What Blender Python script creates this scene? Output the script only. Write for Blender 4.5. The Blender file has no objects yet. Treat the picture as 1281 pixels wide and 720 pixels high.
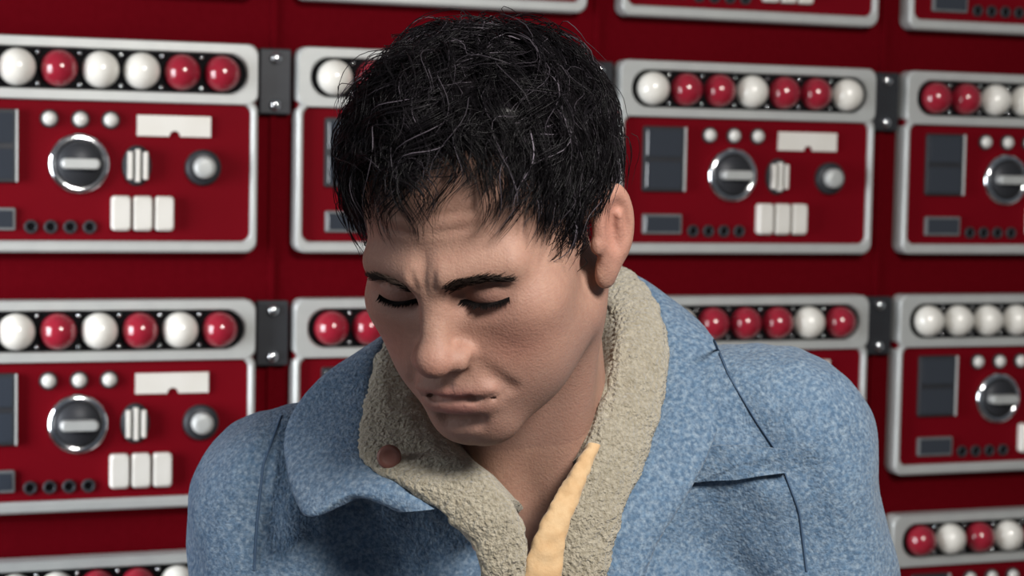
import bpy, bmesh, math, random
import numpy as np
from mathutils import Vector, Matrix
from mathutils.bvhtree import BVHTree

rnd = random.Random(7)
rng = np.random.default_rng(7)
scn = bpy.context.scene
COL = scn.collection

# ------------------------------------------------------------------ camera
FPX = 2400.0                      # focal length in pixels of a 1281 px wide frame
ZTOP = 2.02                       # height of the top edge of the uppermost row of units
CAM = Vector((-0.12485, -2.20983, ZTOP - 0.41938))
RIGHT = Vector((0.93916, -0.34290, 0.01967)).normalized()
FWD = Vector((0.34344, 0.93681, -0.06662)).normalized()
UP = RIGHT.cross(FWD).normalized()
cd = bpy.data.cameras.new('camera')
cam = bpy.data.objects.new('camera', cd)
COL.objects.link(cam)
cd.sensor_width = 36.0
cd.lens = FPX / 1281.0 * 36.0
cd.clip_start = 0.05
cd.dof.use_dof = True
cd.dof.focus_distance = 1.30
cd.dof.aperture_fstop = 9.0
cam.matrix_world = Matrix(((RIGHT.x, UP.x, -FWD.x, CAM.x), (RIGHT.y, UP.y, -FWD.y, CAM.y),
                           (RIGHT.z, UP.z, -FWD.z, CAM.z), (0, 0, 0, 1)))
scn.camera = cam
BASIS = np.array([[RIGHT.x, FWD.x, UP.x], [RIGHT.y, FWD.y, UP.y], [RIGHT.z, FWD.z, UP.z]])
CAMV = np.array(CAM)


def to_world(p):
    """points of the figure's working frame (x right, y away, z up from the lens) -> world"""
    return np.asarray(p) @ BASIS.T + CAMV


def q(px, py, d):
    return np.array([(px - 640.5) * d / FPX, d, (360.0 - py) * d / FPX])


# ------------------------------------------------------------------ light
w = bpy.data.worlds.new('world')
scn.world = w
w.use_nodes = True
w.node_tree.nodes['Background'].inputs[0].default_value = (0.75, 0.82, 0.92, 1)
w.node_tree.nodes['Background'].inputs[1].default_value = 0.13


def area(name, pos, target, size, power, color, spread=180):
    ld = bpy.data.lights.new(name, 'AREA')
    ld.shape = 'RECTANGLE'
    ld.size, ld.size_y = size
    ld.energy = power
    ld.spread = math.radians(spread)
    ld.color = color
    o = bpy.data.objects.new(name, ld)
    COL.objects.link(o)
    a = Vector(to_world(pos))
    b = Vector(to_world(target))
    o.location = a
    o.rotation_euler = (b - a).to_track_quat('-Z', 'Y').to_euler()
    return o


area('ceiling_lamp', (0.70, 0.20, 0.72), (0.02, 1.4, -0.08), (0.42, 0.38), 41, (1.0, 0.96, 0.90))
area('wall_fill', (-1.65, 1.25, -0.10), (-0.75, 2.2, -0.35), (0.9, 1.2), 20, (0.92, 0.96, 1.0), 95)  # added off-frame light, spread narrowed to brighten the wall and miss the man

vs = scn.view_settings
vs.view_transform = 'Standard'
vs.look = 'None'
vs.exposure = 0.0
vs.gamma = 1.0
vs.use_curve_mapping = False


# ------------------------------------------------------------------ materials
def mat(name, color, rough=0.5, metal=0.0, noise=None, bump=None, spec=0.5, sss=0.0, coat=0.0, sheen=0.0, vcol=None, trans=0.0):
    m = bpy.data.materials.new(name)
    m.use_nodes = True
    nt = m.node_tree
    b = nt.nodes['Principled BSDF']
    b.inputs['Base Color'].default_value = (*color, 1)
    b.inputs['Roughness'].default_value = rough
    b.inputs['Metallic'].default_value = metal
    b.inputs['Specular IOR Level'].default_value = spec
    b.inputs['Coat Weight'].default_value = coat
    b.inputs['Sheen Weight'].default_value = sheen
    b.inputs['Transmission Weight'].default_value = trans
    if sss:
        b.inputs['Subsurface Weight'].default_value = sss
        b.inputs['Subsurface Radius'].default_value = (0.010, 0.004, 0.002)
        b.inputs['Subsurface Scale'].default_value = 0.5
    tc = nt.nodes.new('ShaderNodeTexCoord')
    src = None
    if vcol:
        at = nt.nodes.new('ShaderNodeAttribute')
        at.attribute_name = vcol
        src = at.outputs['Color']
        nt.links.new(src, b.inputs['Base Color'])
    if noise:
        layers = noise if isinstance(noise, list) else [noise]
        for scale, amount, dark in layers:
            n = nt.nodes.new('ShaderNodeTexNoise')
            n.inputs['Scale'].default_value = scale
            n.inputs['Detail'].default_value = 4
            nt.links.new(tc.outputs['Object'], n.inputs['Vector'])
            r = nt.nodes.new('ShaderNodeValToRGB')
            r.color_ramp.elements[0].position = 0.35
            r.color_ramp.elements[1].position = 0.68
            r.color_ramp.elements[0].color = (amount, amount, amount, 1)
            r.color_ramp.elements[1].color = (0, 0, 0, 1)
            nt.links.new(n.outputs['Fac'], r.inputs['Fac'])
            mx = nt.nodes.new('ShaderNodeMix')
            mx.data_type = 'RGBA'
            nt.links.new(r.outputs['Color'], mx.inputs['Factor'])
            if src is None:
                mx.inputs['A'].default_value = (*color, 1)
            else:
                nt.links.new(src, mx.inputs['A'])
            mx.inputs['B'].default_value = (*dark, 1)
            src = mx.outputs['Result']
            nt.links.new(src, b.inputs['Base Color'])
    if bump:
        scale, strength, dist = bump
        n = nt.nodes.new('ShaderNodeTexNoise')
        n.inputs['Scale'].default_value = scale
        n.inputs['Detail'].default_value = 5
        nt.links.new(tc.outputs['Object'], n.inputs['Vector'])
        bp = nt.nodes.new('ShaderNodeBump')
        bp.inputs['Strength'].default_value = strength
        bp.inputs['Distance'].default_value = dist
        nt.links.new(n.outputs['Fac'], bp.inputs['Height'])
        nt.links.new(bp.outputs['Normal'], b.inputs['Normal'])
    return m


M = {}
M['wall'] = mat('red_wall_paint', (0.088, 0.0010, 0.0036), 0.8, spec=0.02, noise=[(9, 0.5, (0.078, 0.0010, 0.0034)), (120, 0.25, (0.115, 0.002, 0.006))], bump=(60, 0.15, 0.002))
M['panel'] = mat('red_enamel', (0.140, 0.0022, 0.0066), 0.6, spec=0.03, noise=[(14, 0.4, (0.118, 0.0024, 0.0065))], bump=(200, 0.05, 0.0005))
M['silver'] = mat('satin_metal', (0.42, 0.43, 0.42), 0.42, 0.15, noise=[(40, 0.4, (0.34, 0.35, 0.35))])
M['chrome'] = mat('chrome', (0.75, 0.76, 0.78), 0.14, 1.0)
M['gun'] = mat('gunmetal', (0.035, 0.037, 0.042), 0.42, 0.25, spec=0.2, noise=(50, 0.5, (0.03, 0.03, 0.035)))
M['grey'] = mat('grey_plastic', (0.13, 0.135, 0.14), 0.4, noise=(60, 0.4, (0.09, 0.095, 0.10)))
M['black'] = mat('black_plastic', (0.006, 0.006, 0.007), 0.7, spec=0.05)
M['glass'] = mat('dark_glass', (0.03, 0.035, 0.045), 0.08, spec=0.7, coat=0.5)
M['white'] = mat('cream_plastic', (0.66, 0.64, 0.60), 0.28, noise=(30, 0.3, (0.56, 0.53, 0.47)))
M['wball'] = mat('white_button', (0.74, 0.72, 0.67), 0.2, coat=0.4, noise=(20, 0.25, (0.50, 0.46, 0.40)))
M['rball'] = mat('red_button', (0.26, 0.012, 0.026), 0.16, coat=0.6)
M['lamp'] = mat('lamp_lens', (0.58, 0.57, 0.54), 0.15, coat=0.5)
M['floor'] = mat('floor_lino', (0.09, 0.075, 0.065), 0.5, noise=(5, 0.5, (0.06, 0.05, 0.045)))
M['skin'] = mat('skin', (0.40, 0.22, 0.16), 0.58, sss=0.10, vcol='tint', noise=[(220, 0.28, (0.25, 0.125, 0.095)), (60, 0.25, (0.31, 0.155, 0.115))], bump=(600, 0.45, 0.0010), spec=0.30)
M['hair'] = mat('dark_hair', (0.022, 0.019, 0.022), 0.36, spec=0.13, vcol='tint')
M['denim'] = mat('blue_denim', (0.138, 0.222, 0.330), 0.88, sheen=0.15, noise=[(14, 0.5, (0.100, 0.172, 0.272)), (260, 0.85, (0.265, 0.335, 0.41)), (330, 0.8, (0.048, 0.095, 0.168))], bump=(520, 0.6, 0.003), spec=0.15)
M['fleece'] = mat('cream_fleece', (0.375, 0.335, 0.255), 0.95, sheen=0.3, noise=[(45, 0.5, (0.31, 0.27, 0.19)), (300, 0.7, (0.56, 0.51, 0.41)), (420, 0.5, (0.22, 0.185, 0.125))], bump=(330, 1.0, 0.007), spec=0.1)
M['trim'] = mat('tan_suede', (0.58, 0.40, 0.22), 0.8, sheen=0.2, noise=(120, 0.4, (0.42, 0.22, 0.08)), bump=(500, 0.4, 0.001))
M['lash'] = mat('lash_hair', (0.010, 0.008, 0.008), 0.8, spec=0.05)
M['brow'] = mat('brow_hair', (0.030, 0.020, 0.016), 0.7, spec=0.15)
M['leather'] = mat('brown_leather', (0.16, 0.06, 0.045), 0.5, noise=(90, 0.4, (0.10, 0.04, 0.03)))
M['thread'] = mat('dark_blue_thread', (0.045, 0.085, 0.15), 0.8)
M['trouser'] = mat('dark_trouser_cloth', (0.03, 0.035, 0.05), 0.9, noise=(200, 0.4, (0.02, 0.025, 0.035)))
M['shoe'] = mat('brown_boot_leather', (0.07, 0.035, 0.02), 0.4, noise=(40, 0.4, (0.04, 0.02, 0.012)))


# ------------------------------------------------------------------ helpers
def link(name, me, parent=None, m=None, loc=None):
    o = bpy.data.objects.new(name, me)
    COL.objects.link(o)
    if m is not None and me is not None and not me.materials:
        me.materials.append(M[m])
    if parent is not None:
        o.parent = parent
    if loc is not None:
        o.location = loc
    return o


def tag(o, label=None, cat=None, group=None, kind=None):
    for k, v in (('label', label), ('category', cat), ('group', group), ('kind', kind)):
        if v:
            o[k] = v
    return o


def mesh(name, verts, faces, smooth=False):
    me = bpy.data.meshes.new(name)
    me.from_pydata([tuple(map(float, v)) for v in verts], [], [tuple(int(i) for i in f) for f in faces])
    me.update()
    if smooth:
        me.polygons.foreach_set('use_smooth', [True] * len(me.polygons))
    return me


def bm_mesh(name, bm, smooth=False):
    bmesh.ops.recalc_face_normals(bm, faces=bm.faces)
    me = bpy.data.meshes.new(name)
    bm.to_mesh(me)
    bm.free()
    if smooth:
        me.polygons.foreach_set('use_smooth', [True] * len(me.polygons))
        me.update()
    return me


def add_box(bm, x0, x1, y0, y1, z0, z1, bev=0.0):
    vs_ = [bm.verts.new((x, y, z)) for x in (x0, x1) for y in (y0, y1) for z in (z0, z1)]
    fs = [bm.faces.new([vs_[i] for i in f]) for f in ((0, 1, 3, 2), (4, 6, 7, 5), (0, 4, 5, 1), (2, 3, 7, 6), (0, 2, 6, 4), (1, 5, 7, 3))]
    if bev:
        es = list({e for f in fs for e in f.edges})
        bmesh.ops.bevel(bm, geom=es, offset=bev, segments=2, affect='EDGES', profile=0.5)


def box_mesh(name, *a, bev=0.0):
    bm = bmesh.new()
    add_box(bm, *a, bev=bev)
    return bm_mesh(name, bm)


def rrect(x0, x1, z0, z1, r, seg=6):
    pts = []
    for cx, cz, a0 in ((x1 - r, z1 - r, 0), (x0 + r, z1 - r, 90), (x0 + r, z0 + r, 180), (x1 - r, z0 + r, 270)):
        for i in range(seg + 1):
            a = math.radians(a0 + 90 * i / seg)
            pts.append((cx + r * math.cos(a), cz + r * math.sin(a)))
    return pts


def ring_mesh(name, outer, inner, yb, yf, bev):
    """plate with a hole: the two outlines have the same number of points"""
    n = len(outer)
    bm = bmesh.new()
    rows = []
    for t, y in ((0, yb), (0, yf + bev), (bev, yf), (-bev, yf), (1, yf + bev), (1, yb)):
        row = []
        for (ox, oz), (ix, iz) in zip(outer, inner):
            d = math.hypot(ix - ox, iz - oz) or 1e-6
            s = t if t in (0, 1) else (min(0.45, bev / d) if t > 0 else 1 - min(0.45, bev / d))
            row.append(bm.verts.new((ox + (ix - ox) * s, y, oz + (iz - oz) * s)))
        rows.append(row)
    for a, b in zip(rows, rows[1:] + rows[:1]):
        for i in range(n):
            bm.faces.new((a[i], a[(i + 1) % n], b[(i + 1) % n], b[i]))
    return bm_mesh(name, bm)


def plate(bm, pts, yb, yf, bev=0.001):
    """solid plate of an outline with a bevelled front edge; front towards -y"""
    n = len(pts)
    cx = sum(p[0] for p in pts) / n
    cz = sum(p[1] for p in pts) / n
    rows = []
    for s, y in ((0, yb), (0, yf + bev), (bev, yf)):
        row = []
        for x, z in pts:
            d = math.hypot(x - cx, z - cz) or 1e-6
            k = 1 - s / d
            row.append(bm.verts.new((cx + (x - cx) * k, y, cz + (z - cz) * k)))
        rows.append(row)
    for a, b in zip(rows, rows[1:]):
        for i in range(n):
            bm.faces.new((a[i], a[(i + 1) % n], b[(i + 1) % n], b[i]))
    bm.faces.new(rows[-1])
    bm.faces.new(rows[0][::-1])


def plate_mesh(name, pts, yb, yf, bev=0.001):
    bm = bmesh.new()
    plate(bm, pts, yb, yf, bev)
    return bm_mesh(name, bm)


def lathe_mesh(name, prof, seg=24, sx=1.0, sz=1.0, smooth=True):
    """profile of (radius, y) turned about the y axis"""
    bm = bmesh.new()
    rows = []
    for r, y in prof:
        if r < 1e-6:
            rows.append([bm.verts.new((0, y, 0))])
        else:
            rows.append([bm.verts.new((sx * r * math.cos(2 * math.pi * i / seg), y, sz * r * math.sin(2 * math.pi * i / seg))) for i in range(seg)])
    for a, b in zip(rows, rows[1:]):
        for i in range(seg):
            j = (i + 1) % seg
            if len(a) == 1 and len(b) > 1:
                bm.faces.new((a[0], b[i], b[j]))
            elif len(b) == 1 and len(a) > 1:
                bm.faces.new((a[i], a[j], b[0]))
            elif len(a) > 1:
                bm.faces.new((a[i], a[j], b[j], b[i]))
    return bm_mesh(name, bm, smooth)


# ------------------------------------------------------------------ the setting
wall = link('wall_back', box_mesh('wall_back', -2.6, 4.2, 0.0, 0.12, 0.0, 2.75), None, 'wall')
tag(wall, kind='structure')
floor = link('floor', box_mesh('floor', -2.6, 4.2, -4.2, 0.12, -0.1, 0.0), None, 'floor')
tag(floor, kind='structure')
PITCH, ROWQ, UW, UH = 0.40622, 0.29320, 0.36, 0.23928
# flat cover strips over the joints between the columns of units
for n, k in enumerate(range(-1, 5)):
    xs = k * PITCH + UW + (PITCH - UW) / 2
    bm = bmesh.new()
    add_box(bm, xs - 0.004, xs + 0.004, -0.004, 0.0, 0.35, 2.65, 0.001)
    o = link('trim_%d' % (n + 1), bm_mesh('trim', bm), None, 'wall')
    tag(o, kind='structure')

# ------------------------------------------------------------------ one control unit
YF = -0.020       # front of the red plate


def unit_meshes():
    S = {}
    S['case'] = plate_mesh('case', rrect(0.001, UW - 0.001, -UH + 0.001, -0.001, 0.017), 0.0, YF, 0.001)
    S['surround'] = ring_mesh('button_surround', rrect(0, UW, -0.0698, 0, 0.012, 8), rrect(0.016, 0.347, -0.0575, -0.0118, 0.0228, 8), -0.004, YF - 0.008, 0.0028)
    S['slot'] = plate_mesh('slot', rrect(0.0155, 0.3475, -0.058, -0.0113, 0.0228, 8), YF + 0.001, YF - 0.0015, 0.0005)
    S['frame'] = ring_mesh('frame', rrect(0, UW, -UH, -0.064, 0.013, 8), rrect(0.0075, UW - 0.0075, -UH + 0.013, -0.0690, 0.011, 8), -0.002, YF - 0.0075, 0.0028)
    S['ball'] = lathe_mesh('ball', [(0.0208 * math.sin(math.pi * i / 12), YF - 0.006 - 0.0208 * math.cos(math.pi * i / 12)) for i in range(13)], 24)
    bm = bmesh.new()
    for i in range(8):
        for v in (-0.0172, -0.0520):
            x = 0.0442 - 0.0228 + 0.0456 * i
            if i in (0, 7):
                continue
            bmesh.ops.create_uvsphere(bm, u_segments=8, v_segments=6, radius=0.0026, matrix=Matrix.Translation((x, YF - 0.003, v)))
    S['studs'] = bm_mesh('studs', bm, True)
    S['meter'] = plate_mesh('meter', rrect(0.034, 0.0905, -0.1620, -0.0810, 0.003, 3), YF, YF - 0.006, 0.0012)
    S['mglass'] = plate_mesh('mglass', rrect(0.038, 0.0865, -0.1185, -0.0850, 0.002, 3), YF - 0.0055, YF - 0.0072, 0.0006)
    S['mglass2'] = plate_mesh('mglass2', rrect(0.038, 0.0865, -0.1580, -0.1250, 0.002, 3), YF - 0.0055, YF - 0.0072, 0.0006)
    S['medge'] = box_mesh('medge', 0.0888, 0.0912, YF - 0.0085, YF - 0.004, -0.1615, -0.0815, bev=0.0006)
    S['window'] = plate_mesh('window', rrect(0.036, 0.0890, -0.2150, -0.1900, 0.002, 3), YF, YF - 0.005, 0.001)
    S['wglass'] = plate_mesh('wglass', rrect(0.039, 0.0860, -0.2120, -0.1930, 0.001, 3), YF - 0.0045, YF - 0.0056, 0.0004)
    S['bezel'] = lathe_mesh('bezel', [(0.0102, 0), (0.0102, -0.003), (0.0088, -0.0045), (0.0078, -0.0035), (0, -0.0035)], 16)
    S['lens'] = lathe_mesh('lens', [(0.0080, -0.003), (0.0074, -0.0062), (0.0050, -0.0088), (0, -0.0100)], 16)
    pts = [(0.2225, -0.0840), (0.2225, -0.1075)]
    for i in range(9):
        a = math.pi - math.pi * i / 8
        pts.append((0.2650 + 0.0065 * math.cos(a), -0.1075 + 0.0065 * math.sin(a)))
    pts += [(0.3060, -0.1075), (0.3060, -0.0840)]
    bm = bmesh.new()
    fr = [bm.verts.new((x, YF - 0.004, z)) for x, z in pts]
    f = bm.faces.new(fr)
    r = bmesh.ops.extrude_face_region(bm, geom=[f])
    for v in r['geom']:
        if isinstance(v, bmesh.types.BMVert):
            v.co.y = YF
    S['label'] = bm_mesh('label', bm)
    R = 0.0345
    S['dialbase'] = lathe_mesh('dialbase', [(R, 0), (R, -0.004), (R - 0.002, -0.007), (R - 0.0055, -0.009), (R - 0.009, -0.007), (R - 0.0105, -0.004), (R - 0.0105, -0.002)], 36)
    S['dialface'] = lathe_mesh('dialface', [(R - 0.010, -0.0015), (R - 0.010, -0.009), (R - 0.012, -0.0115), (0, -0.0125)], 32)
    bm = bmesh.new()
    plate(bm, rrect(-0.021, 0.021, -0.0058, 0.0058, 0.005, 4), -0.010, -0.024, 0.0022)
    S['dialgrip'] = bm_mesh('dialgrip', bm)
    S['oval'] = lathe_mesh('oval', [(1.0, 0), (1.0, -0.003), (0.94, -0.005), (0.0, -0.0055)], 28, 0.0165, 0.0230)
    bm = bmesh.new()
    for x in (-0.0085, 0.0, 0.0085):
        hh = 0.0185 * math.sqrt(max(0.1, 1 - (x / 0.0165) ** 2))
        add_box(bm, x - 0.0028, x + 0.0028, -0.013, -0.004, -hh, hh, 0.0014)
    S['ovalrib'] = bm_mesh('ovalrib', bm)
    S['kbase'] = lathe_mesh('kbase', [(0.0205, 0), (0.0205, -0.006), (0.0190, -0.009), (0.0135, -0.010), (0, -0.010)], 28)
    S['kcap'] = lathe_mesh('kcap', [(0.0125, -0.009), (0.0122, -0.018), (0.0105, -0.0205), (0.006, -0.0212), (0, -0.0205)], 24)
    bm = bmesh.new()
    plate(bm, rrect(-0.0107, 0.0107, -0.0195, 0.0195, 0.0042, 4), 0.0, -0.011, 0.0028)
    S['key'] = bm_mesh('key', bm)
    S['jack'] = lathe_mesh('jack', [(0.0078, 0), (0.0078, -0.003), (0.0060, -0.004), (0.0046, -0.003), (0.0046, 0.0)], 14)
    S['jhole'] = lathe_mesh('jhole', [(0.0047, -0.0006), (0, -0.0006)], 12)
    bm = bmesh.new()
    add_box(bm, 0.3640, 0.4020, -0.014, 0.0, -0.0790, -0.0030, 0.002)
    S['bracket'] = bm_mesh('bracket', bm)
    S['screw'] = lathe_mesh('screw', [(0.0068, 0), (0.0068, -0.003), (0.004, -0.0054), (0, -0.006)], 14)
    return S


S = unit_meshes()
MATOF = dict(case='panel', surround='silver', slot='black', frame='silver', studs='chrome', meter='gun', mglass='glass', mglass2='glass', medge='silver',
             window='grey', wglass='glass', bezel='gun', lens='lamp', label='white', dialbase='chrome', dialface='gun', dialgrip='silver', oval='gun',
             ovalrib='white', kbase='gun', kcap='silver', key='white', jack='gun', jhole='black', bracket='gun', screw='chrome')
for k_, m_ in MATOF.items():
    S[k_].materials.append(M[m_])
BALLS = {'W': S['ball'].copy(), 'R': S['ball'].copy()}
BALLS['W'].materials.append(M['wball'])
BALLS['R'].materials.append(M['rball'])
GROUP = 'red control units on the wall'


def control_unit(x, z, balls, label):
    root = link('control_unit', None)
    root.location = (x, 0, z)
    tag(root, label, 'control panel', GROUP)
    link('case', S['case'], root)
    sur = link('button_surround', S['surround'], root)
    link('slot', S['slot'], sur)
    tag(link('stud_row', S['studs'], sur), kind='stuff')
    link('frame', S['frame'], root)
    for i, c in enumerate(balls):
        link('round_button', BALLS[c], root, loc=(0.0442 + 0.0456 * i, 0, -0.0346))
    mt = link('meter', S['meter'], root)
    link('meter_glass', S['mglass'], mt)
    link('meter_glass', S['mglass2'], mt)
    link('edge_strip', S['medge'], mt)
    wd = link('display_window', S['window'], root)
    link('window_glass', S['wglass'], wd)
    for u in (0.1255, 0.1595, 0.1930):
        b = link('indicator_lamp', S['bezel'], root, loc=(u, YF, -0.0905))
        link('lens', S['lens'], b)
    link('label_plate', S['label'], root)
    d = link('dial', S['dialbase'], root, loc=(0.158, YF, -0.1400))
    link('dial_face', S['dialface'], d)
    link('grip', S['dialgrip'], d)
    ov = link('oval_knob', S['oval'], root, loc=(0.2225, YF, -0.1410))
    link('ribs', S['ovalrib'], ov)
    kb = link('round_knob', S['kbase'], root, loc=(0.2975, YF, -0.1420))
    link('knob_cap', S['kcap'], kb)
    for i in range(3):
        link('rocker_key', S['key'], root, loc=(0.2045 + 0.0243 * i, YF, -0.1950))
    for u in (0.106, 0.1275, 0.149, 0.1705):
        j = link('jack_socket', S['jack'], root, loc=(u, YF, -0.2110))
        link('socket_hole', S['jhole'], j)
    br = link('side_bracket', S['bracket'], root)
    link('screw', S['screw'], br, loc=(0.383, -0.014, -0.014))
    link('screw', S['screw'], br, loc=(0.383, -0.014, -0.068))
    return root


UNITS = {
    (0, 0): ('RWWRWRW', 'red control unit at the top left corner, just above the frame'),
    (0, 1): ('WRWWRRW', "red control unit cut by the top edge above the man's dark hair"),
    (0, 2): ('WRRWRWR', 'red control unit cut by the top edge, middle one of the top row'),
    (0, 3): ('RWWRWRW', 'red control unit in the top right corner, only its lower rim showing'),
    (1, 0): ('RWRWWRR', 'red control unit on the upper left, its two right buttons red'),
    (1, 1): ('WRRWRWR', "red control unit mostly hidden behind the man's hair, left edge showing"),
    (1, 2): ('WRRWRRW', "red control unit right of the man's head and ear, above his shoulder"),
    (1, 3): ('RRWWRWR', 'red control unit at the right edge in the upper full row'),
    (2, 0): ('RWRWRWR', 'red control unit on the lower left with alternating white and red buttons'),
    (2, 1): ('RRWRWRW', "red control unit behind the man's face and left collar, two red buttons showing"),
    (2, 2): ('WWRRRWR', "red control unit behind the denim shoulder on the right, top button row showing"),
    (2, 3): ('WWWWRWR', 'red control unit at the right edge with four white buttons in a row'),
    (3, 0): ('RWWRRWR', 'red control unit in the bottom left corner, only its top rim showing'),
    (3, 1): ('WRWRRWR', "red control unit hidden low behind the man's chest, left of centre"),
    (3, 2): ('RWWRWRR', "red control unit hidden low behind the man's chest, right of centre"),
    (3, 3): ('RWRWRRW', 'red control unit in the bottom right corner beside the denim sleeve'),
}
for (r, k), (balls, label) in UNITS.items():
    control_unit(k * PITCH, ZTOP - r * ROWQ, balls, label)

# ------------------------------------------------------------------ signed-distance modelling
def V3(p):
    return np.asarray(p, dtype=np.float32)


def ell(P, c, r):
    r = V3(r)
    d = P - V3(c)
    k0 = np.sqrt(((d / r) ** 2).sum(-1)) + 1e-9
    k1 = np.sqrt(((d / (r * r)) ** 2).sum(-1)) + 1e-9
    return k0 * (k0 - 1) / k1


def capsule(P, a, b, ra, rb=None):
    rb = ra if rb is None else rb
    a, b = V3(a), V3(b)
    ab = b - a
    h = np.clip(((P - a) @ ab) / float(ab @ ab), 0, 1)
    d = np.sqrt(((P - a - h[..., None] * ab) ** 2).sum(-1))
    return d - (ra + (rb - ra) * h)


def smin(a, b, k):
    h = np.clip(0.5 + 0.5 * (b - a) / k, 0, 1)
    return b + (a - b) * h - k * h * (1 - h)


def smax(a, b, k):
    return -smin(-a, -b, k)


def cut(a, b, k):
    return smax(a, -b, k)


def surface(f, lo, hi, vox, newton=3, subdiv=0, soften=0):
    lo, hi = np.array(lo, float), np.array(hi, float)
    n = np.ceil((hi - lo) / vox).astype(int) + 1
    ax = [np.float32(lo[i] + vox * np.arange(n[i])) for i in range(3)]
    val = np.empty(tuple(n), np.float32)
    for i0 in range(0, n[0], 16):
        G = np.stack(np.meshgrid(ax[0][i0:i0 + 16], ax[1], ax[2], indexing='ij'), -1)
        val[i0:i0 + 16] = f(G)
    ins = val < 0
    c = np.zeros(tuple(n - 1), np.int8)
    for dx in (0, 1):
        for dy in (0, 1):
            for dz in (0, 1):
                c += ins[dx:n[0] - 1 + dx, dy:n[1] - 1 + dy, dz:n[2] - 1 + dz]
    act = (c > 0) & (c < 8)
    idx = -np.ones(tuple(n - 1), np.int64)
    cells = np.argwhere(act)
    idx[act] = np.arange(len(cells))
    acc = np.zeros((len(cells), 3))
    cnt = np.zeros(len(cells))
    cx, cy, cz = cells.T
    for axis in range(3):
        o1, o2 = [a for a in range(3) if a != axis]
        for s in (0, 1):
            for t in (0, 1):
                off = [0, 0, 0]
                off[o1] = s
                off[o2] = t
                a = val[cx + off[0], cy + off[1], cz + off[2]]
                o = list(off)
                o[axis] = 1
                b = val[cx + o[0], cy + o[1], cz + o[2]]
                m = (a < 0) != (b < 0)
                tt = a[m] / (a[m] - b[m])
                p = np.tile(np.array(off, float), (m.sum(), 1))
                p[:, axis] += tt
                acc[m] += p
                cnt[m] += 1
    verts = lo + vox * (cells + acc / cnt[:, None])
    quads = []
    for axis in range(3):
        o1, o2 = [(1, 2), (2, 0), (0, 1)][axis]
        sl_a = [slice(None)] * 3
        sl_b = [slice(None)] * 3
        sl_a[axis] = slice(0, n[axis] - 1)
        sl_b[axis] = slice(1, n[axis])
        A, B = ins[tuple(sl_a)], ins[tuple(sl_b)]
        e = np.argwhere(A != B)
        ok = (e[:, o1] > 0) & (e[:, o2] > 0) & (e[:, o1] < n[o1] - 1) & (e[:, o2] < n[o2] - 1)
        e = e[ok]
        flip = A[tuple(e.T)]

        def cell(d1, d2):
            g = e.copy()
            g[:, o1] -= d1
            g[:, o2] -= d2
            return idx[tuple(g.T)]
        qd = np.stack([cell(1, 1), cell(0, 1), cell(0, 0), cell(1, 0)], 1)
        qd[~flip] = qd[~flip][:, ::-1]
        quads.append(qd)
    quads = np.concatenate(quads)
    quads = quads[(quads >= 0).all(1)]

    def relax(v, steps):
        for _ in range(steps):
            pts = v.astype(np.float32)[None]
            f0 = f(pts)[0]
            h = 4e-4
            g = np.stack([f(pts + np.float32(h) * np.eye(3, dtype=np.float32)[i])[0] - f0 for i in range(3)], 1) / h
            gg = (g ** 2).sum(1) + 1e-4
            step = (f0 / gg)[:, None] * g
            ln = np.linalg.norm(step, axis=1)
            step *= np.minimum(1, vox / (ln + 1e-9))[:, None]
            v = v - step
        return v
    verts = relax(verts, newton)
    for _ in range(subdiv):
        e = np.sort(np.concatenate([quads[:, [0, 1]], quads[:, [1, 2]], quads[:, [2, 3]], quads[:, [3, 0]]]), 1)
        ue, inv = np.unique(e, axis=0, return_inverse=True)
        inv = inv.reshape(4, -1).T
        nv = len(verts)
        em = verts[ue].mean(1)
        fm = verts[quads].mean(1)
        ei = inv + nv
        fi = nv + len(ue) + np.arange(len(quads))
        verts = np.concatenate([verts, em, fm])
        quads = np.concatenate([np.stack([quads[:, i], ei[:, i], fi, ei[:, (i + 3) % 4]], 1) for i in range(4)])
        verts = relax(verts, 2)
    for _ in range(soften):
        e = np.concatenate([quads[:, [0, 1]], quads[:, [1, 2]], quads[:, [2, 3]], quads[:, [3, 0]]])
        acc2 = np.zeros_like(verts)
        num = np.bincount(e.ravel(), minlength=len(verts))[:, None]
        for k in range(3):
            acc2[:, k] = np.bincount(e[:, 0], verts[e[:, 1], k], len(verts)) + np.bincount(e[:, 1], verts[e[:, 0], k], len(verts))
        verts = 0.5 * verts + 0.5 * acc2 / np.maximum(num, 1)
    return verts, quads


def np_mesh(name, verts, quads, smooth=True, tint=None):
    me = bpy.data.meshes.new(name)
    nv, nf, k = len(verts), len(quads), quads.shape[1]
    me.vertices.add(nv)
    me.vertices.foreach_set('co', np.ascontiguousarray(verts, np.float32).ravel())
    me.loops.add(nf * k)
    me.loops.foreach_set('vertex_index', np.ascontiguousarray(quads, np.int32).ravel())
    me.polygons.add(nf)
    me.polygons.foreach_set('loop_start', np.arange(nf, dtype=np.int32) * k)
    if smooth:
        me.polygons.foreach_set('use_smooth', np.ones(nf, bool))
    if tint is not None:
        at = me.color_attributes.new('tint', 'FLOAT_COLOR', 'POINT')
        at.data.foreach_set('color', np.concatenate([tint, np.ones((nv, 1))], 1).astype(np.float32).ravel())
    me.update(calc_edges=True)
    me.validate()
    return me


def wob(P, f, seed):
    """cheap smooth noise in about -1..1"""
    s = np.zeros(P.shape[:-1], np.float32)
    r = np.random.default_rng(seed)
    for _ in range(5):
        k = r.normal(size=3) * f
        s = s + np.sin(P @ V3(k) + r.uniform(0, 6.28))
    return s / 3.0


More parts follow.
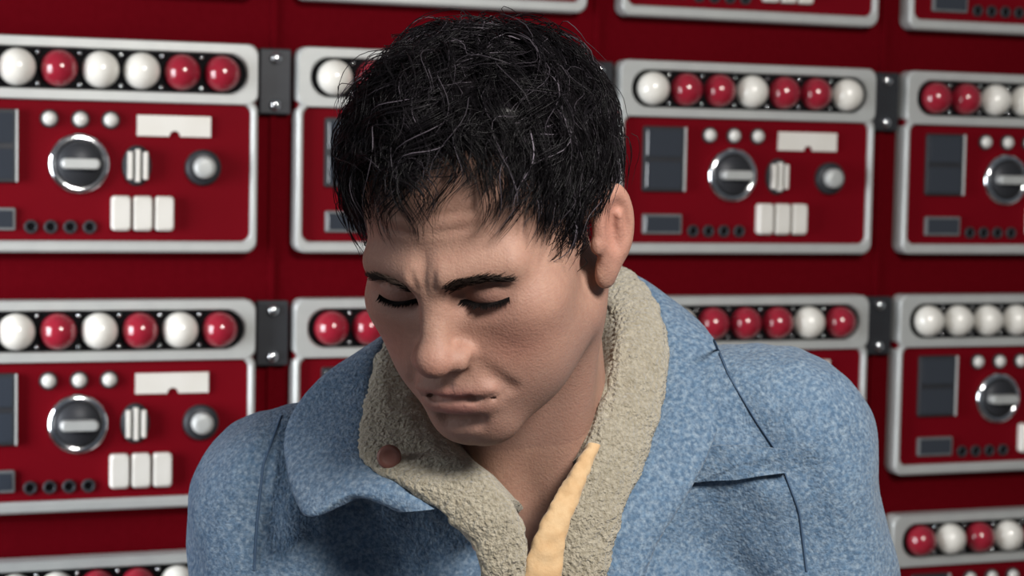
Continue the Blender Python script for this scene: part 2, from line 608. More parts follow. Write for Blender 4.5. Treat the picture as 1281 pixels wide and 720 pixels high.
# ------------------------------------------------------------------ the man
def eul(y, p, r):
    c, s = math.cos, math.sin
    Rx = np.array([[1, 0, 0], [0, c(p), -s(p)], [0, s(p), c(p)]])
    Rz = np.array([[c(y), -s(y), 0], [s(y), c(y), 0], [0, 0, 1]])
    Ry = np.array([[c(r), 0, s(r)], [0, 1, 0], [-s(r), 0, c(r)]])
    return Ry @ Rz @ Rx


HR = eul(math.radians(-25.5), math.radians(31.1), math.radians(1.0))
HT = np.array([-0.0150, 1.3069, 0.0390])
HR32, HT32 = HR.astype(np.float32), HT.astype(np.float32)


def head2fig(p):
    return np.asarray(p) @ HR.T + HT


def fig2head(P):
    return (P - HT32) @ HR32


def head_sdf(H):
    """the head in its own frame: face towards -y, eye line at z = 0"""
    d = ell(H, (0, 0.012, 0.043), (0.0800, 0.098, 0.080))
    A = H.copy()
    A[..., 0] = np.abs(A[..., 0])
    d = smin(d, ell(H, (0, -0.034, -0.028), (0.0680, 0.0595, 0.080)), 0.030)
    d = smin(d, capsule(A, (0.016, -0.076, -0.098), (0.050, -0.004, -0.066), 0.0155, 0.0150), 0.030)
    d = smin(d, ell(H, (0, -0.0785, -0.1015), (0.020, 0.0165, 0.0165)), 0.018)
    d = smin(d, ell(A, (0.046, -0.0590, -0.020), (0.022, 0.021, 0.018)), 0.024)
    d = smin(d, capsule(A, (0.011, -0.0895, 0.0170), (0.047, -0.0710, 0.0165), 0.0105, 0.0100), 0.014)
    d = smin(d, ell(H, (0, -0.078, -0.066), (0.031, 0.0205, 0.030)), 0.024)
    d = smin(d, ell(A, (0.0370, -0.0560, -0.0600), (0.021, 0.020, 0.026)), 0.026)
    # eye sockets and lowered lids
    d = cut(d, ell(A, (0.0300, -0.0995, -0.0010), (0.0205, 0.0205, 0.0112)), 0.011)
    eye = ell(A, (0.0312, -0.0705, -0.002), (0.0170, 0.0148, 0.0132))
    d = smin(d, eye, 0.005)
    lid = np.maximum(ell(A, (0.0312, -0.0702, -0.002), (0.0186, 0.0162, 0.0140)), -(A[..., 2] + 0.0055 - 6.0 * (A[..., 0] - 0.0312) ** 2))
    d = smin(d, lid, 0.0022)
    d = cut(d, capsule(A, (0.0190, -0.0870, 0.0075), (0.0435, -0.0800, 0.0065), 0.0012), 0.0030)
    # nose
    d = smin(d, capsule(H, (0, -0.0865, 0.010), (0, -0.1090, -0.0300), 0.0078, 0.0098), 0.013)
    d = smin(d, ell(H, (0, -0.1120, -0.0338), (0.0125, 0.0122, 0.0108)), 0.008)
    d = smin(d, ell(A, (0.0138, -0.1000, -0.0375), (0.0082, 0.0120, 0.0085)), 0.0055)
    d = cut(d, ell(A, (0.0072, -0.1075, -0.0465), (0.0042, 0.0065, 0.0045)), 0.0025)
    # mouth
    d = smin(d, ell(H, (0, -0.0950, -0.0640), (0.0295, 0.0092, 0.0056)), 0.008)
    d = smin(d, ell(H, (0, -0.0935, -0.0765), (0.0255, 0.0105, 0.0078)), 0.008)
    d = cut(d, capsule(A, (0, -0.1050, -0.0690), (0.0140, -0.1010, -0.0692), 0.0015), 0.0040)
    d = cut(d, capsule(A, (0.0140, -0.1010, -0.0692), (0.0285, -0.0895, -0.0722), 0.0014, 0.0003), 0.0050)
    d = cut(d, capsule(H, (-0.011, -0.0985, -0.0885), (0.011, -0.0985, -0.0885), 0.0035), 0.009)
    d = cut(d, capsule(H, (0, -0.1045, -0.0500), (0, -0.1040, -0.0590), 0.0016), 0.0050)
    d = cut(d, capsule(A, (0.0220, -0.1010, -0.0420), (0.0370, -0.0890, -0.0680), 0.0009), 0.0095)
    # frown
    d = cut(d, capsule(A, (0.0065, -0.1005, 0.013), (0.0080, -0.0990, 0.024), 0.0004), 0.004)
    d = cut(d, capsule(A, (0.0000, -0.0920, 0.046), (0.036, -0.0790, 0.047), 0.0006), 0.005)
    d = cut(d, capsule(A, (0.0000, -0.0905, 0.058), (0.034, -0.0775, 0.058), 0.0005), 0.005)
    # ears, tilted back
    E = A - V3((0.0765, 0.014, -0.010))
    ca, sa = math.cos(0.20), math.sin(0.20)
    E = np.stack([E[..., 0] * math.cos(0.42) - E[..., 1] * math.sin(0.42), E[..., 0] * math.sin(0.42) + E[..., 1] * math.cos(0.42), E[..., 2]], -1)
    E = np.stack([E[..., 0], E[..., 1] * ca - E[..., 2] * sa, E[..., 1] * sa + E[..., 2] * ca], -1)
    ear = ell(E, (0.006, 0.004, 0.006), (0.0075, 0.0185, 0.0300))
    ear = smin(ear, ell(E, (0.004, -0.003, -0.026), (0.0058, 0.0090, 0.0110)), 0.008)
    ear = cut(ear, ell(E, (0.0145, 0.003, 0.008), (0.0085, 0.0120, 0.0215)), 0.003)
    ear = smin(ear, capsule(E, (0.0070, 0.008, -0.012), (0.0090, 0.0065, 0.014), 0.0026), 0.004)
    ear = smin(ear, ell(E, (0.006, -0.0125, -0.004), (0.0045, 0.0040, 0.0060)), 0.003)
    d = smin(d, ear, 0.006)
    return d


NECK_TOP = head2fig((0, 0.030, -0.045))
NECK_BASE = q(672, 640, 1.455)


def body_sdf(P):
    d = head_sdf(fig2head(P))
    nk = capsule(P, NECK_TOP, NECK_BASE, 0.052, 0.062)
    d = smin(d, nk, 0.022)
    # the tendons and the pit of the throat
    m1, m2 = head2fig((0.055, 0.02, -0.05)), q(690, 668, 1.395)
    m3 = head2fig((-0.055, 0.02, -0.05))
    d = smin(d, capsule(P, m1, m2, 0.013, 0.011), 0.02)
    d = smin(d, capsule(P, m3, q(652, 668, 1.395), 0.013, 0.011), 0.02)
    ch = ell(P, q(672, 830, 1.475), (0.165, 0.092, 0.130))
    ch = smin(ch, capsule(P, q(540, 680, 1.475), q(810, 660, 1.475), 0.050), 0.05)
    return smin(d, ch, 0.035)


MAN_AT = to_world(q(690, 700, 1.47))
MAN_AT = np.array([MAN_AT[0], MAN_AT[1], 0.0])
man = link('person', None)
man.location = MAN_AT
tag(man, 'dark-haired man in a fleece-lined blue denim jacket, head bowed and eyes lowered', 'person')


def fig_obj(name, verts, quads, m, parent, tint=None, smooth=True):
    me = np_mesh(name, to_world(verts) - MAN_AT, quads, smooth, tint)
    return link(name, me, parent, m)


lo = np.minimum(head2fig((0, 0, 0)), q(672, 830, 1.475)) - 0
bv, bq = surface(body_sdf, (-0.165, 1.155, -0.25), (0.215, 1.58, 0.20), 0.0030, 2, 1, 2)
HV = (bv - HT) @ HR                     # the same points in the head's own frame


def gauss(c, r):
    return np.exp(-(((HV - np.array(c)) / np.array(r)) ** 2).sum(1))


tint = np.tile(np.array([0.365, 0.215, 0.160]), (len(bv), 1))


def blend(wt, colr, k=1.0):
    global tint
    wt = np.clip(wt * k, 0, 1)[:, None]
    tint = tint * (1 - wt) + np.array(colr) * wt


HVa = HV.copy()
HVa[:, 0] = np.abs(HVa[:, 0])


def gaussa(c, r):
    return np.exp(-(((HVa - np.array(c)) / np.array(r)) ** 2).sum(1))


blend(gaussa((0.043, -0.075, -0.035), (0.022, 0.03, 0.022)), (0.40, 0.165, 0.125), 0.6)
blend(gauss((0, -0.118, -0.038), (0.016, 0.02, 0.014)), (0.42, 0.18, 0.14), 0.6)
blend(gaussa((0.085, 0.015, 0.0), (0.012, 0.03, 0.035)), (0.46, 0.20, 0.15), 0.7)
beard = np.clip((-(HV[:, 2]) - 0.048) / 0.02, 0, 1) * np.clip((0.0 - HV[:, 1]) / 0.03 + 0.6, 0, 1) * (HV[:, 2] > -0.16)
blend(beard, (0.255, 0.150, 0.120), 0.55)
lips = np.maximum(gauss((0, -0.103, -0.0655), (0.022, 0.014, 0.0050)), gauss((0, -0.101, -0.0775), (0.019, 0.014, 0.0058)))
blend(lips, (0.36, 0.135, 0.120), 0.9)
blend(gaussa((0.031, -0.084, -0.004), (0.018, 0.016, 0.012)), (0.225, 0.110, 0.090), 0.75)  # darker eyelid skin, deepened further to stand in for shade in the sockets
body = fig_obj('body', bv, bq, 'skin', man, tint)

# --- eyelashes and eyebrows
def strands_mesh(name, paths, radii, tints=None):
    """thin three-sided tapering tubes; paths (N, K, 3)"""
    N, K, _ = paths.shape
    T = np.gradient(paths, axis=1)
    T /= np.linalg.norm(T, axis=2, keepdims=True) + 1e-12
    ref = np.tile(np.array([0.31, 0.52, 0.79]), (N, K, 1))
    a = np.cross(T, ref)
    a /= np.linalg.norm(a, axis=2, keepdims=True) + 1e-12
    b = np.cross(T, a)
    rad = radii[:, :, None]
    ring = [paths + rad * (a * math.cos(t) + b * math.sin(t)) for t in (0, 2.094, 4.189)]
    v = np.stack(ring, 2).reshape(-1, 3)
    base = (np.arange(N)[:, None] * K + np.arange(K - 1)[None]) * 3
    fs = []
    for s in range(3):
        t = (s + 1) % 3
        fs.append(np.stack([base + s, base + t, base + 3 + t, base + 3 + s], -1).reshape(-1, 4))
    f = np.concatenate(fs)
    tv = None if tints is None else np.repeat(tints, K * 3, axis=0)
    return v, f, tv


def head_ray(p, d):
    """march from the points p along d (head frame) to the skin"""
    p = np.array(p, float)
    d = np.array(d, float) / np.linalg.norm(d)
    for _ in range(40):
        t = head_sdf(V3(p)[None])[0]
        p = p + d * (t * 0.85)[:, None]
    return p


for sgn in (-1, 1):
    t = rng.random(280)
    x = sgn * (0.012 + 0.036 * t)
    z = 0.0112 + 0.0050 * np.sin(np.pi * np.minimum(1, t * 0.8)) - 0.003 * t + rng.uniform(-0.0052, 0.0046, 280) * (1 - 0.5 * t)
    p = head_ray(np.stack([x, np.full(280, -0.13), z], 1), (0, 1, 0))
    dr = np.stack([np.full(280, sgn * 0.9), np.full(280, -0.22), 0.45 - 0.6 * t + rng.uniform(-0.25, 0.25, 280)], 1)
    ln = rng.uniform(0.006, 0.010, 280)
    u = np.linspace(0, 1, 5)
    paths = p[:, None] + dr[:, None] * ln[:, None, None] * u[None, :, None]
    paths[:, :, 1] += 0.006 * u[None] ** 2 * t[:, None]
    bvv, bff, _ = strands_mesh('eyebrow', head2fig(paths), np.tile([0.00030, 0.00030, 0.00026, 0.0002, 0.0001], (280, 1)))
    fig_obj('eyebrow', bvv, bff, 'brow', man)
    t = np.linspace(0, 1, 70)
    x = 0.0312 + (t - 0.5) * 0.0325
    z = -0.0050 + 6.0 * (x - 0.0312) ** 2
    p = head_ray(np.stack([sgn * x, np.full(70, -0.12), z], 1), (0, 1, 0))
    o = np.stack([sgn * (x - 0.0312) * 18, np.full(70, -0.75), np.full(70, -0.8)], 1) * (0.0056 * rng.uniform(0.75, 1.1, 70))[:, None]
    u = np.linspace(0, 1, 4)
    paths = p[:, None] + o[:, None] * u[None, :, None]
    paths[:, :, 2] += 0.0018 * u[None] ** 2
    lv, lf, _ = strands_mesh('eyelashes', head2fig(paths), np.tile([0.00040, 0.00034, 0.00026, 0.0001], (70, 1)))
    fig_obj('eyelashes', lv, lf, 'lash', man)

# --- hair: a close cap and locks of strands that follow the skull
SC_C = np.array([0, 0.012, 0.043])
SC_R = np.array([0.0800, 0.098, 0.080])


def scalp(dirs, h=0.0):
    dirs = dirs / np.linalg.norm(dirs, axis=-1, keepdims=True)
    return SC_C + dirs * (SC_R + h)


def hairline(p):
    """positive where hair grows (head frame)"""
    x, y, z = abs(p[0]), p[1], p[2]
    top = z - (0.089 + 0.25 * max(0, 0.03 - x) * 0 - 0.35 * max(0, x - 0.030))      # forehead edge with temple corner
    if y < -0.045:
        return top
    if y < -0.010:                                                                   # temple and sideburn
        t = (y + 0.045) / 0.035
        line = 0.058 * (1 - t) + (-0.040) * t if t < 0.70 else -0.040
        return z - max(line, -0.040)
    if y < 0.030:                                                                    # above the ear
        return z - 0.022
    return z - (0.022 - (y - 0.030) * 2.2 if y < 0.062 else -0.062)


def cap_sdf(H):
    d = ell(H, SC_C, SC_R + 0.007)
    x, y, z = np.abs(H[..., 0]), H[..., 1], H[..., 2]
    lim = np.where(y < -0.045, 0.094 - 0.35 * np.maximum(0, x - 0.03),
                   np.where(y < -0.010, 0.066 - 2.3 * (y + 0.045), np.where(y < 0.03, 0.028, np.maximum(0.028 - (y - 0.03) * 2.2, -0.05))))
    lim = np.maximum(lim, -0.05)
    d = np.maximum(d, (lim - z) * 0.5)
    return d - 0.0015 * wob(H, 220, 3)


cv, cq = surface(cap_sdf, (-0.1, -0.11, -0.08), (0.1, 0.14, 0.15), 0.004, 1)
cap_t = np.tile([0.006, 0.005, 0.006], (len(cv), 1))
K = 12
guides = []
tries = 0
while len(guides) < 620 and tries < 40000:
    tries += 1
    v = np.array([rnd.gauss(0, 1) for _ in range(3)])
    p = scalp(v)
    if hairline(p) < 0:
        continue
    guides.append(p)
CROWN = np.array([-0.010, 0.075, 0.105])
GRAV = HR.T @ np.array([0, 0, -1.0])          # straight down, in the head frame
P_, R_, T_ = [], [], []


def outside(p, h):
    d = (p - SC_C) / (SC_R + h)
    n = np.linalg.norm(d)
    return p if n >= 1 else SC_C + (p - SC_C) / n


def grow(p, length, lift, wave, phase, seed_dir):
    pts = [p.copy()]
    n0 = (p - SC_C) / SC_R ** 2
    n0 /= np.linalg.norm(n0)
    d = seed_dir - n0 * (seed_dir @ n0)
    d /= np.linalg.norm(d) + 1e-9
    side = np.cross(d, n0)
    step = length / (K - 1)
    cur = p.copy()
    for i in range(1, K):
        s = i / (K - 1)
        nn = (cur - SC_C) / SC_R ** 2
        nn /= np.linalg.norm(nn)
        dd = d - nn * (d @ nn) * 0.9
        dd = dd / (np.linalg.norm(dd) + 1e-9)
        up_amt = lift * (1.0 - 1.9 * s)
        g = GRAV * 0.27 * s
        mv = dd + nn * up_amt + g + side * wave * math.sin(phase + 6.0 * s)
        mv /= np.linalg.norm(mv)
        cur = cur + mv * step
        cur = outside(cur, 0.004 + 0.010 * lift * s)
        d = mv
        pts.append(cur.copy())
    return np.array(pts)


for p in guides:
    away = p - CROWN
    x, y, z = p
    topness = np.clip((z - 0.06) / 0.05, 0, 1)
    front = np.clip((-y + 0.02) / 0.09, 0, 1)
    seed = away / (np.linalg.norm(away) + 1e-6)
    seed = seed + np.array([-0.55 * topness, -0.8 * topness, 0.0])            # top is brushed forward and to his right
    seed = seed + np.array([rnd.gauss(0, 0.28), rnd.gauss(0, 0.28), rnd.gauss(0, 0.22)])
    if z < 0.03:
        seed = np.array([0.0, 0.25, -1.0]) + np.array([rnd.gauss(0, 0.15), rnd.gauss(0, 0.15), 0])
    length = 0.030 + 0.055 * topness - 0.014 * front * topness + rnd.uniform(-0.008, 0.014)
    if z < 0.03:
        length = 0.018 + 0.006 * rnd.random()
    lift = (0.35 + 0.58 * topness + 0.25 * rnd.random())
    if z < 0.03:
        lift = 0.12
    wave = rnd.uniform(0.25, 0.85) * (0.30 + topness)
    g = grow(p, length, lift, wave, rnd.uniform(0, 6.28), seed)
    n = 20 if topness > 0.3 else 16
    spread = 0.0056
    grey = 1.0 if rnd.random() < 0.86 else 2.4
    for c in range(n):
        off = np.array([rnd.gauss(0, spread) for _ in range(3)])
        s = np.linspace(0, 1, K)[:, None]
        path = g + off * (1 - 0.55 * s) + np.array([rnd.gauss(0, 0.0022) for _ in range(3)]) * s * s
        P_.append(path)
        r0 = rnd.uniform(0.00022, 0.00040)
        R_.append(r0 * np.clip(1.15 - s[:, 0] ** 2.2, 0.15, 1))
        tone = rnd.uniform(0.7, 1.5) * grey * (12.0 if rnd.random() < 0.07 else 1)  # a few strands far paler: hair glints put into their colour
        T_.append(np.array([0.0050, 0.0043, 0.0052]) * tone)
P_, R_, T_ = np.array(P_), np.array(R_), np.array(T_)
sv, sf, st = strands_mesh('hair', P_, R_, T_)
hv = np.concatenate([head2fig(cv), head2fig(sv)])
hf = np.concatenate([cq, sf + len(cv)])
fig_obj('hair', hv, hf, 'hair', man, np.concatenate([cap_t, st]))


# --- the denim jacket
SH_R, SH_L = q(970, 552, 1.465), q(358, 634, 1.455)
EL_R, EL_L = q(1092, 985, 1.47), q(290, 1030, 1.45)
WR_R, WR_L = q(905, 1190, 1.22), q(500, 1200, 1.20)
OPEN = [(500, 470), (560, 380), (760, 345), (815, 410), (812, 500), (770, 590), (725, 690), (700, 800), (640, 800), (628, 680), (590, 630), (545, 598), (490, 550)]


def poly_sdf(X, Y, pts):
    d = np.full(X.shape, 1e9, np.float32)
    sgn = np.ones(X.shape, np.float32)
    n = len(pts)
    for i in range(n):
        ax, ay = pts[i]
        bx, by = pts[i - 1]
        ex, ey = bx - ax, by - ay
        wx, wy = X - ax, Y - ay
        t = np.clip((wx * ex + wy * ey) / (ex * ex + ey * ey), 0, 1)
        d = np.minimum(d, (wx - ex * t) ** 2 + (wy - ey * t) ** 2)
        c1, c2, c3 = Y >= ay, Y < by, ex * wy > ey * wx
        flip = (c1 & c2 & c3) | (~c1 & ~c2 & ~c3)
        sgn = np.where(flip, -sgn, sgn)
    return sgn * np.sqrt(d)


def px_of(P):
    return 640.5 + FPX * P[..., 0] / P[..., 1], 360 - FPX * P[..., 2] / P[..., 1]


def coat_solid(P):
    d = capsule(P, q(740, 530, 1.475), SH_R, 0.066, 0.067)
    d = smin(d, capsule(P, q(540, 560, 1.475), SH_L, 0.066, 0.066), 0.04)
    d = smin(d, ell(P, q(690, 930, 1.485), (0.205, 0.125, 0.235)), 0.06)
    d = smin(d, ell(P, q(690, 1280, 1.49), (0.190, 0.125, 0.235)), 0.05)
    arm = smin(capsule(P, SH_R, EL_R, 0.067, 0.056), capsule(P, EL_R, WR_R, 0.054, 0.042), 0.03)
    d = smin(d, arm, 0.028)
    arm = smin(capsule(P, SH_L, EL_L, 0.066, 0.056), capsule(P, EL_L, WR_L, 0.054, 0.042), 0.03)
    d = smin(d, arm, 0.028)
    return d


def groove(P, a, b, r, k):
    return capsule(P, a, b, r), k


FOLDS = [(q(330, 585, 1.380), q(316, 780, 1.372), 0.012), (q(905, 480, 1.392), q(972, 590, 1.390), 0.006), (q(480, 650, 1.350), q(420, 790, 1.338), 0.012),
         (q(1020, 600, 1.388), q(1040, 790, 1.385), 0.010), (q(880, 650, 1.356), q(905, 790, 1.343), 0.008)]


def jacket_sdf(P):
    d = coat_solid(P)
    for a, b, r in FOLDS:
        d = cut(d, capsule(P, a, b, r), 0.022)
    d = d - 0.0022 * wob(P, 48, 11) - 0.0009 * wob(P, 130, 12)
    inner = d + 0.014
    X, Y = px_of(P)
    hole = poly_sdf(X, Y, OPEN) * np.float32(1.40 / FPX)
    hole = np.maximum(hole, P[..., 1] - 1.49)
    d = np.maximum(d, -inner)
    d = smax(d, -hole, 0.006)
    return d


jv, jq = surface(jacket_sdf, (-0.34, 1.13, -0.66), (0.37, 1.66, 0.02), 0.0052, 2)
jacket = fig_obj('denim_jacket', jv, jq, 'denim', man)
jacket['label'] = 'faded blue denim jacket'


def loft(stations, along, around, thick, fuzz, seed):
    """a padded band: stations hold an inner and an outer edge point"""
    st_ = np.array(stations)                                # (n, 2, 3)
    n = len(st_)
    # smooth interpolation along the band
    tt = np.linspace(0, n - 1, along)
    out = np.zeros((along, 2, 3))
    for k, t in enumerate(tt):
        i = min(int(t), n - 2)
        u = t - i
        p0, p1, p2, p3 = st_[max(i - 1, 0)], st_[i], st_[i + 1], st_[min(i + 2, n - 1)]
        out[k] = 0.5 * (2 * p1 + (p2 - p0) * u + (2 * p0 - 5 * p1 + 4 * p2 - p3) * u * u + (3 * p1 - p0 - 3 * p2 + p3) * u ** 3)
    mid = out.mean(1)
    tan = np.gradient(mid, axis=0)
    tan /= np.linalg.norm(tan, axis=1, keepdims=True)
    wid = (out[:, 1] - out[:, 0]) / 2
    nor = np.cross(tan, wid)
    nor /= np.linalg.norm(nor, axis=1, keepdims=True)
    V_ = []
    for j in range(around):
        a = 2 * math.pi * j / around
        c, s = math.cos(a), math.sin(a)
        c = math.copysign(abs(c) ** 0.75, c)
        V_.append(mid + wid * c + nor * thick * s)
    V_ = np.stack(V_, 1).reshape(-1, 3)
    ii, jj = np.meshgrid(np.arange(along - 1), np.arange(around), indexing='ij')
    a = ii * around + jj
    b = ii * around + (jj + 1) % around
    Q_ = np.stack([a, b, b + around, a + around], -1).reshape(-1, 4)
    if fuzz:
        Pn = V_.astype(np.float32)
        V_ = V_ + (V_ - np.repeat(mid, around, 0)) / (np.linalg.norm(V_ - np.repeat(mid, around, 0), axis=1, keepdims=True) + 1e-9) * (
            fuzz * (0.6 * wob(Pn, 260, seed) + 0.5 * wob(Pn, 620, seed + 1)))[:, None]
    # end caps: close with the mean ring point
    ends = []
    for r0 in (0, along - 1):
        V_ = np.concatenate([V_, mid[r0:r0 + 1]])
        c = len(V_) - 1
        for j in range(around):
            ends.append([c, r0 * around + j, r0 * around + (j + 1) % around, r0 * around + (j + 1) % around])
    return V_, Q_, ends


def loft_obj(name, stations, along, around, thick, fuzz, seed, m, parent):
    V_, Q_, ends = loft(stations, along, around, thick, fuzz, seed)
    me = bpy.data.meshes.new(name)
    faces = [tuple(map(int, f)) for f in Q_] + [tuple(map(int, e[:3])) for e in ends]
    me.from_pydata((to_world(V_) - MAN_AT).tolist(), [], faces)
    me.polygons.foreach_set('use_smooth', [True] * len(me.polygons))
    me.update()
    return link(name, me, parent, m)


COLLAR = [((690, 745, 1.322), (752, 745, 1.328)), ((700, 650, 1.330), (778, 645, 1.345)), ((728, 570, 1.348), (806, 578, 1.372)), ((756, 490, 1.378), (830, 500, 1.402)),
          ((770, 430, 1.405), (834, 431, 1.430)), ((765, 390, 1.435), (818, 378, 1.460)), ((735, 372, 1.470), (778, 336, 1.495)), ((680, 390, 1.505), (690, 335, 1.535)),
          ((610, 420, 1.485), (575, 375, 1.510)), ((560, 460, 1.445), (505, 410, 1.460)), ((540, 490, 1.408), (473, 442, 1.420)), ((545, 530, 1.378), (457, 500, 1.385)),
          ((570, 562, 1.350), (453, 572, 1.345)), ((606, 590, 1.330), (500, 607, 1.322)), ((638, 627, 1.320), (545, 634, 1.312)), ((656, 662, 1.314), (590, 682, 1.308)),
          ((666, 745, 1.312), (612, 745, 1.306))]
ST = [(q(*a), q(*b)) for a, b in COLLAR]
fl = loft_obj('fleece_collar', ST, 420, 44, 0.0085, 0.0020, 21, 'fleece', jacket)
fl['label'] = 'cream fleece lining of the turned-up collar'
# the lining goes on from the collar's inner edge down to the neck
NB = q(665, 660, 1.46)
LIN = [(a * 0.97 + b * 0.03, a + (NB - a) * 0.55) for a, b in ST[2:15]]
loft_obj('neck_lining', LIN, 200, 20, 0.005, 0.0012, 27, 'fleece', jacket)
# denim outside of the collar, from its edge down to the shoulders
DEN_R = [((748, 745, 1.334), (800, 745, 1.345)), ((774, 645, 1.352), (822, 680, 1.360)), ((802, 576, 1.379), (865, 610, 1.378)), ((826, 498, 1.408), (900, 530, 1.405)),
         ((830, 430, 1.436), (905, 465, 1.435)), ((815, 378, 1.466), (892, 425, 1.465)), ((776, 337, 1.501), (850, 405, 1.510)), ((690, 332, 1.548), (700, 420, 1.560))]
loft_obj('collar_back', [(q(*a), q(*b)) for a, b in DEN_R], 160, 20, 0.005, 0.0004, 31, 'denim', jacket)
DEN_L = [((570, 372, 1.522), (540, 450, 1.520)), ((500, 408, 1.472), (455, 465, 1.465)), ((475, 440, 1.424), (398, 478, 1.420)), ((461, 500, 1.388), (356, 545, 1.395)),
         ((458, 572, 1.347), (380, 643, 1.338)), ((502, 606, 1.325), (444, 622, 1.328)), ((545, 636, 1.314), (500, 640, 1.322))]
loft_obj('collar_flap', [(q(*a), q(*b)) for a, b in DEN_L], 160, 20, 0.005, 0.0004, 33, 'denim', jacket)
# suede edge of the front opening
TR = [((676, 600 + 60, 1.318), (702, 660, 1.318)), ((700, 618, 1.326), (722, 625, 1.327)), ((722, 580, 1.338), (738, 588, 1.338)), ((746, 536, 1.352), (757, 541, 1.353))]
TRIM = [((652, 760, 1.306), (700, 760, 1.308)), ((658, 705, 1.308), (704, 705, 1.312)), ((676, 655, 1.314), (712, 656, 1.318)), ((704, 605, 1.328), (730, 610, 1.330)),
        ((736, 555, 1.346), (750, 560, 1.348))]
loft_obj('front_edge', [(q(*a), q(*b)) for a, b in TRIM], 160, 28, 0.0050, 0.0012, 41, 'trim', jacket)

# things sewn to the jacket, laid on its surface
JB = BVHTree.FromPolygons([Vector(v) for v in jv], [tuple(int(i) for i in f) for f in jq])


def on_jacket(px, py, lift=0.0):
    d = Vector(q(px, py, 1.0)).normalized()
    h, nrm, _, _ = JB.ray_cast(Vector((0, 0, 0)), d)
    if h is None:
        return q(px, py, 1.40)
    return np.array(h - d * lift)


def seam(name, pts, r=0.0011, m='thread'):
    pts3 = []
    for (a, b) in zip(pts, pts[1:]):
        for t in np.linspace(0, 1, 14, endpoint=False):
            pts3.append(on_jacket(a[0] + (b[0] - a[0]) * t, a[1] + (b[1] - a[1]) * t, 0.0004))
    pts3 = np.array(pts3)
    for _ in range(2):
        pts3[1:-1] = (pts3[:-2] + 2 * pts3[1:-1] + pts3[2:]) / 4
    v, f, _ = strands_mesh(name, pts3[None], np.full((1, len(pts3)), r))
    return fig_obj(name, v, f, m, jacket)


seam('shoulder_seam', [(893, 425), (912, 470), (945, 525), (972, 565), (1000, 640), (1010, 720)])
seam('shoulder_seam', [(352, 520), (330, 580), (322, 650), (318, 718)])


def flap(name, poly, lift, thick):
    n = len(poly)
    front = [on_jacket(x, y, lift) for x, y in poly]
    c = np.mean(front, 0)
    verts = [c - np.array([0, thick, 0])] + [f - np.array([0, thick, 0]) * 0.9 for f in front] + [f for f in front] + [c]
    faces = []
    for i in range(n):
        j = (i + 1) % n
        faces += [(0, 1 + i, 1 + j), (1 + i, 1 + n + i, 1 + n + j, 1 + j), (1 + 2 * n, 1 + n + j, 1 + n + i)]
    me = mesh(name, to_world(np.array(verts)) - MAN_AT, faces)
    return link(name, me, jacket, 'denim')


pf = flap('pocket_flap', [(866, 560), (900, 556), (940, 556), (984, 562), (985, 578), (982, 590), (950, 594), (920, 599), (890, 600), (868, 602), (864, 585)], 0.0005, 0.0065)
bt = lathe_mesh('collar_button', [(0.0085, 0.0), (0.0085, -0.0028), (0.0070, -0.0045), (0.0045, -0.0036), (0, -0.0034)], 20)
bt.transform(Matrix(((RIGHT.x, FWD.x, UP.x, 0), (RIGHT.y, FWD.y, UP.y, 0), (RIGHT.z, FWD.z, UP.z, 0), (0, 0, 0, 1))))
b_o = link('collar_button', bt, jacket, 'leather')
b_o.location = Vector(to_world(q(487, 571, 1.331)) - MAN_AT)
tab = [q(478, 556, 1.331), q(512, 566, 1.326), q(508, 586, 1.325), q(474, 578, 1.330)]

# --- hands, below the frame, held before the belt
def hand_sdf_factory(side):
    def f(P):
        A = P.copy()
        A[..., 0] *= side
        d = ell(A, (0, 0, -0.045), (0.041, 0.016, 0.050))
        for i, (x, ln, r) in enumerate(((-0.030, 0.060, 0.0078), (-0.011, 0.074, 0.0088), (0.009, 0.080, 0.009), (0.028, 0.072, 0.0088))):
            k1 = np.array([x * 1.05, 0.000, -0.085])
            k2 = k1 + np.array([x * 0.1, -0.016, -ln * 0.45])
            k3 = k2 + np.array([0, -0.026, -ln * 0.28])
            k4 = k3 + np.array([0, -0.022, -ln * 0.10])
            fd = smin(capsule(A, k1, k2, r * 1.08, r), smin(capsule(A, k2, k3, r, r * 0.92), capsule(A, k3, k4, r * 0.92, r * 0.8), 0.003), 0.003)
            d = smin(d, fd, 0.006)
        th = smin(capsule(A, (0.026, -0.006, -0.028), (0.052, -0.022, -0.058), 0.013, 0.0105), capsule(A, (0.052, -0.022, -0.058), (0.056, -0.038, -0.088), 0.0105, 0.008), 0.005)
        d = smin(d, th, 0.010)
        return smin(d, capsule(A, (0, 0, 0.05), (0, 0, -0.01), 0.026, 0.025), 0.02)
    return f


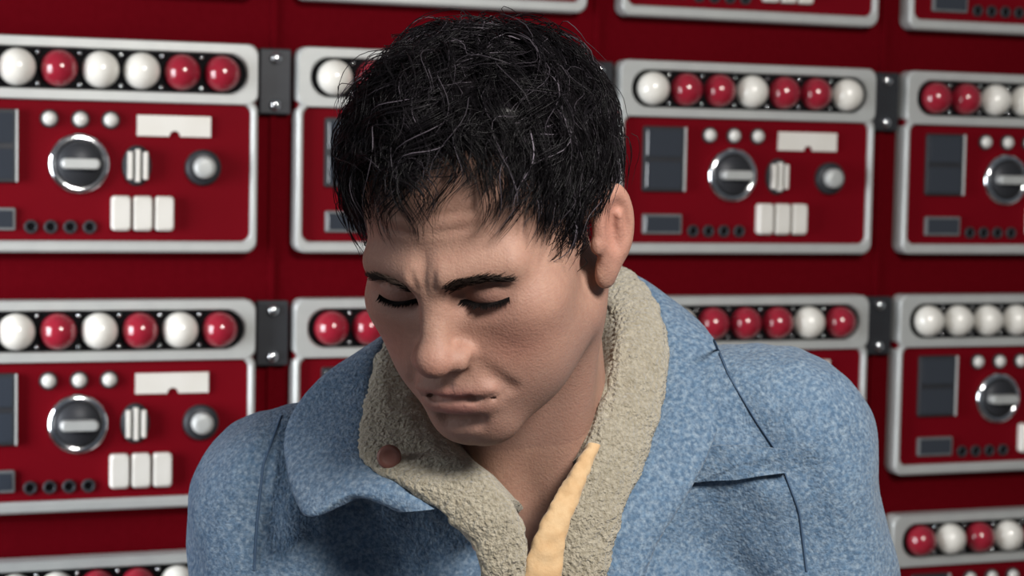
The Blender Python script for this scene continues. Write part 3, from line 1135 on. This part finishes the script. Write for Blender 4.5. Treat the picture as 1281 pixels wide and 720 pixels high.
for side, wr, el in ((1, WR_L, EL_L), (-1, WR_R, EL_R)):
    v, f = surface(hand_sdf_factory(side), (-0.08, -0.11, -0.19), (0.08, 0.05, 0.06), 0.004, 2)
    zax = (el - wr) / np.linalg.norm(el - wr)
    yax = np.cross(zax, np.array([1.0, 0, 0]))
    yax /= np.linalg.norm(yax)
    if yax[2] > 0:
        yax = -yax
    xax = np.cross(yax, zax)
    Rm = np.stack([xax, yax, zax], 1)
    fig_obj('hand', v @ Rm.T + wr - zax * 0.012, f, 'skin', man, np.tile([0.385, 0.205, 0.148], (len(v), 1)))

# --- trousers and boots down to the floor
HIP = to_world(q(690, 1290, 1.49)) - MAN_AT
HX = np.array([RIGHT.x, RIGHT.y, 0])
HX /= np.linalg.norm(HX)
HF = np.array([-HX[1], HX[0], 0])


def leg_pt(s, f, z):
    return np.array([HIP[0], HIP[1], 0]) + HX * s + HF * f + np.array([0, 0, z])


def trouser_sdf(P):
    d = capsule(P, leg_pt(-0.07, 0, HIP[2]), leg_pt(0.07, 0, HIP[2]), 0.115)
    for s in (-1, 1):
        d = smin(d, capsule(P, leg_pt(s * 0.095, 0, HIP[2] - 0.04), leg_pt(s * 0.11, -0.015, 0.48), 0.098, 0.070), 0.04)
        d = smin(d, capsule(P, leg_pt(s * 0.11, -0.015, 0.48), leg_pt(s * 0.115, 0.02, 0.10), 0.070, 0.062), 0.03)
    return np.maximum(d, 0.065 - P[..., 2]) - 0.002 * wob(P, 40, 51)


c0 = np.array([HIP[0], HIP[1]])
tv, tq = surface(trouser_sdf, (c0[0] - 0.32, c0[1] - 0.32, 0.02), (c0[0] + 0.32, c0[1] + 0.32, HIP[2] + 0.15), 0.012, 2)
link('trousers', np_mesh('trousers', tv, tq), man, 'trouser')
for s in (-1, 1):
    def boot_sdf(P):
        d = capsule(P, leg_pt(s * 0.117, 0.03, 0.045), leg_pt(s * 0.13, -0.13, 0.040), 0.047, 0.043)
        d = smin(d, capsule(P, leg_pt(s * 0.115, 0.025, 0.05), leg_pt(s * 0.115, 0.02, 0.15), 0.046, 0.048), 0.03)
        return smax(d, -P[..., 2], 0.004)
    cb = leg_pt(s * 0.12, -0.05, 0)
    v, f = surface(boot_sdf, (cb[0] - 0.22, cb[1] - 0.22, -0.02), (cb[0] + 0.22, cb[1] + 0.22, 0.22), 0.008, 2)
    link('boot', np_mesh('boot', v, f), man, 'shoe')
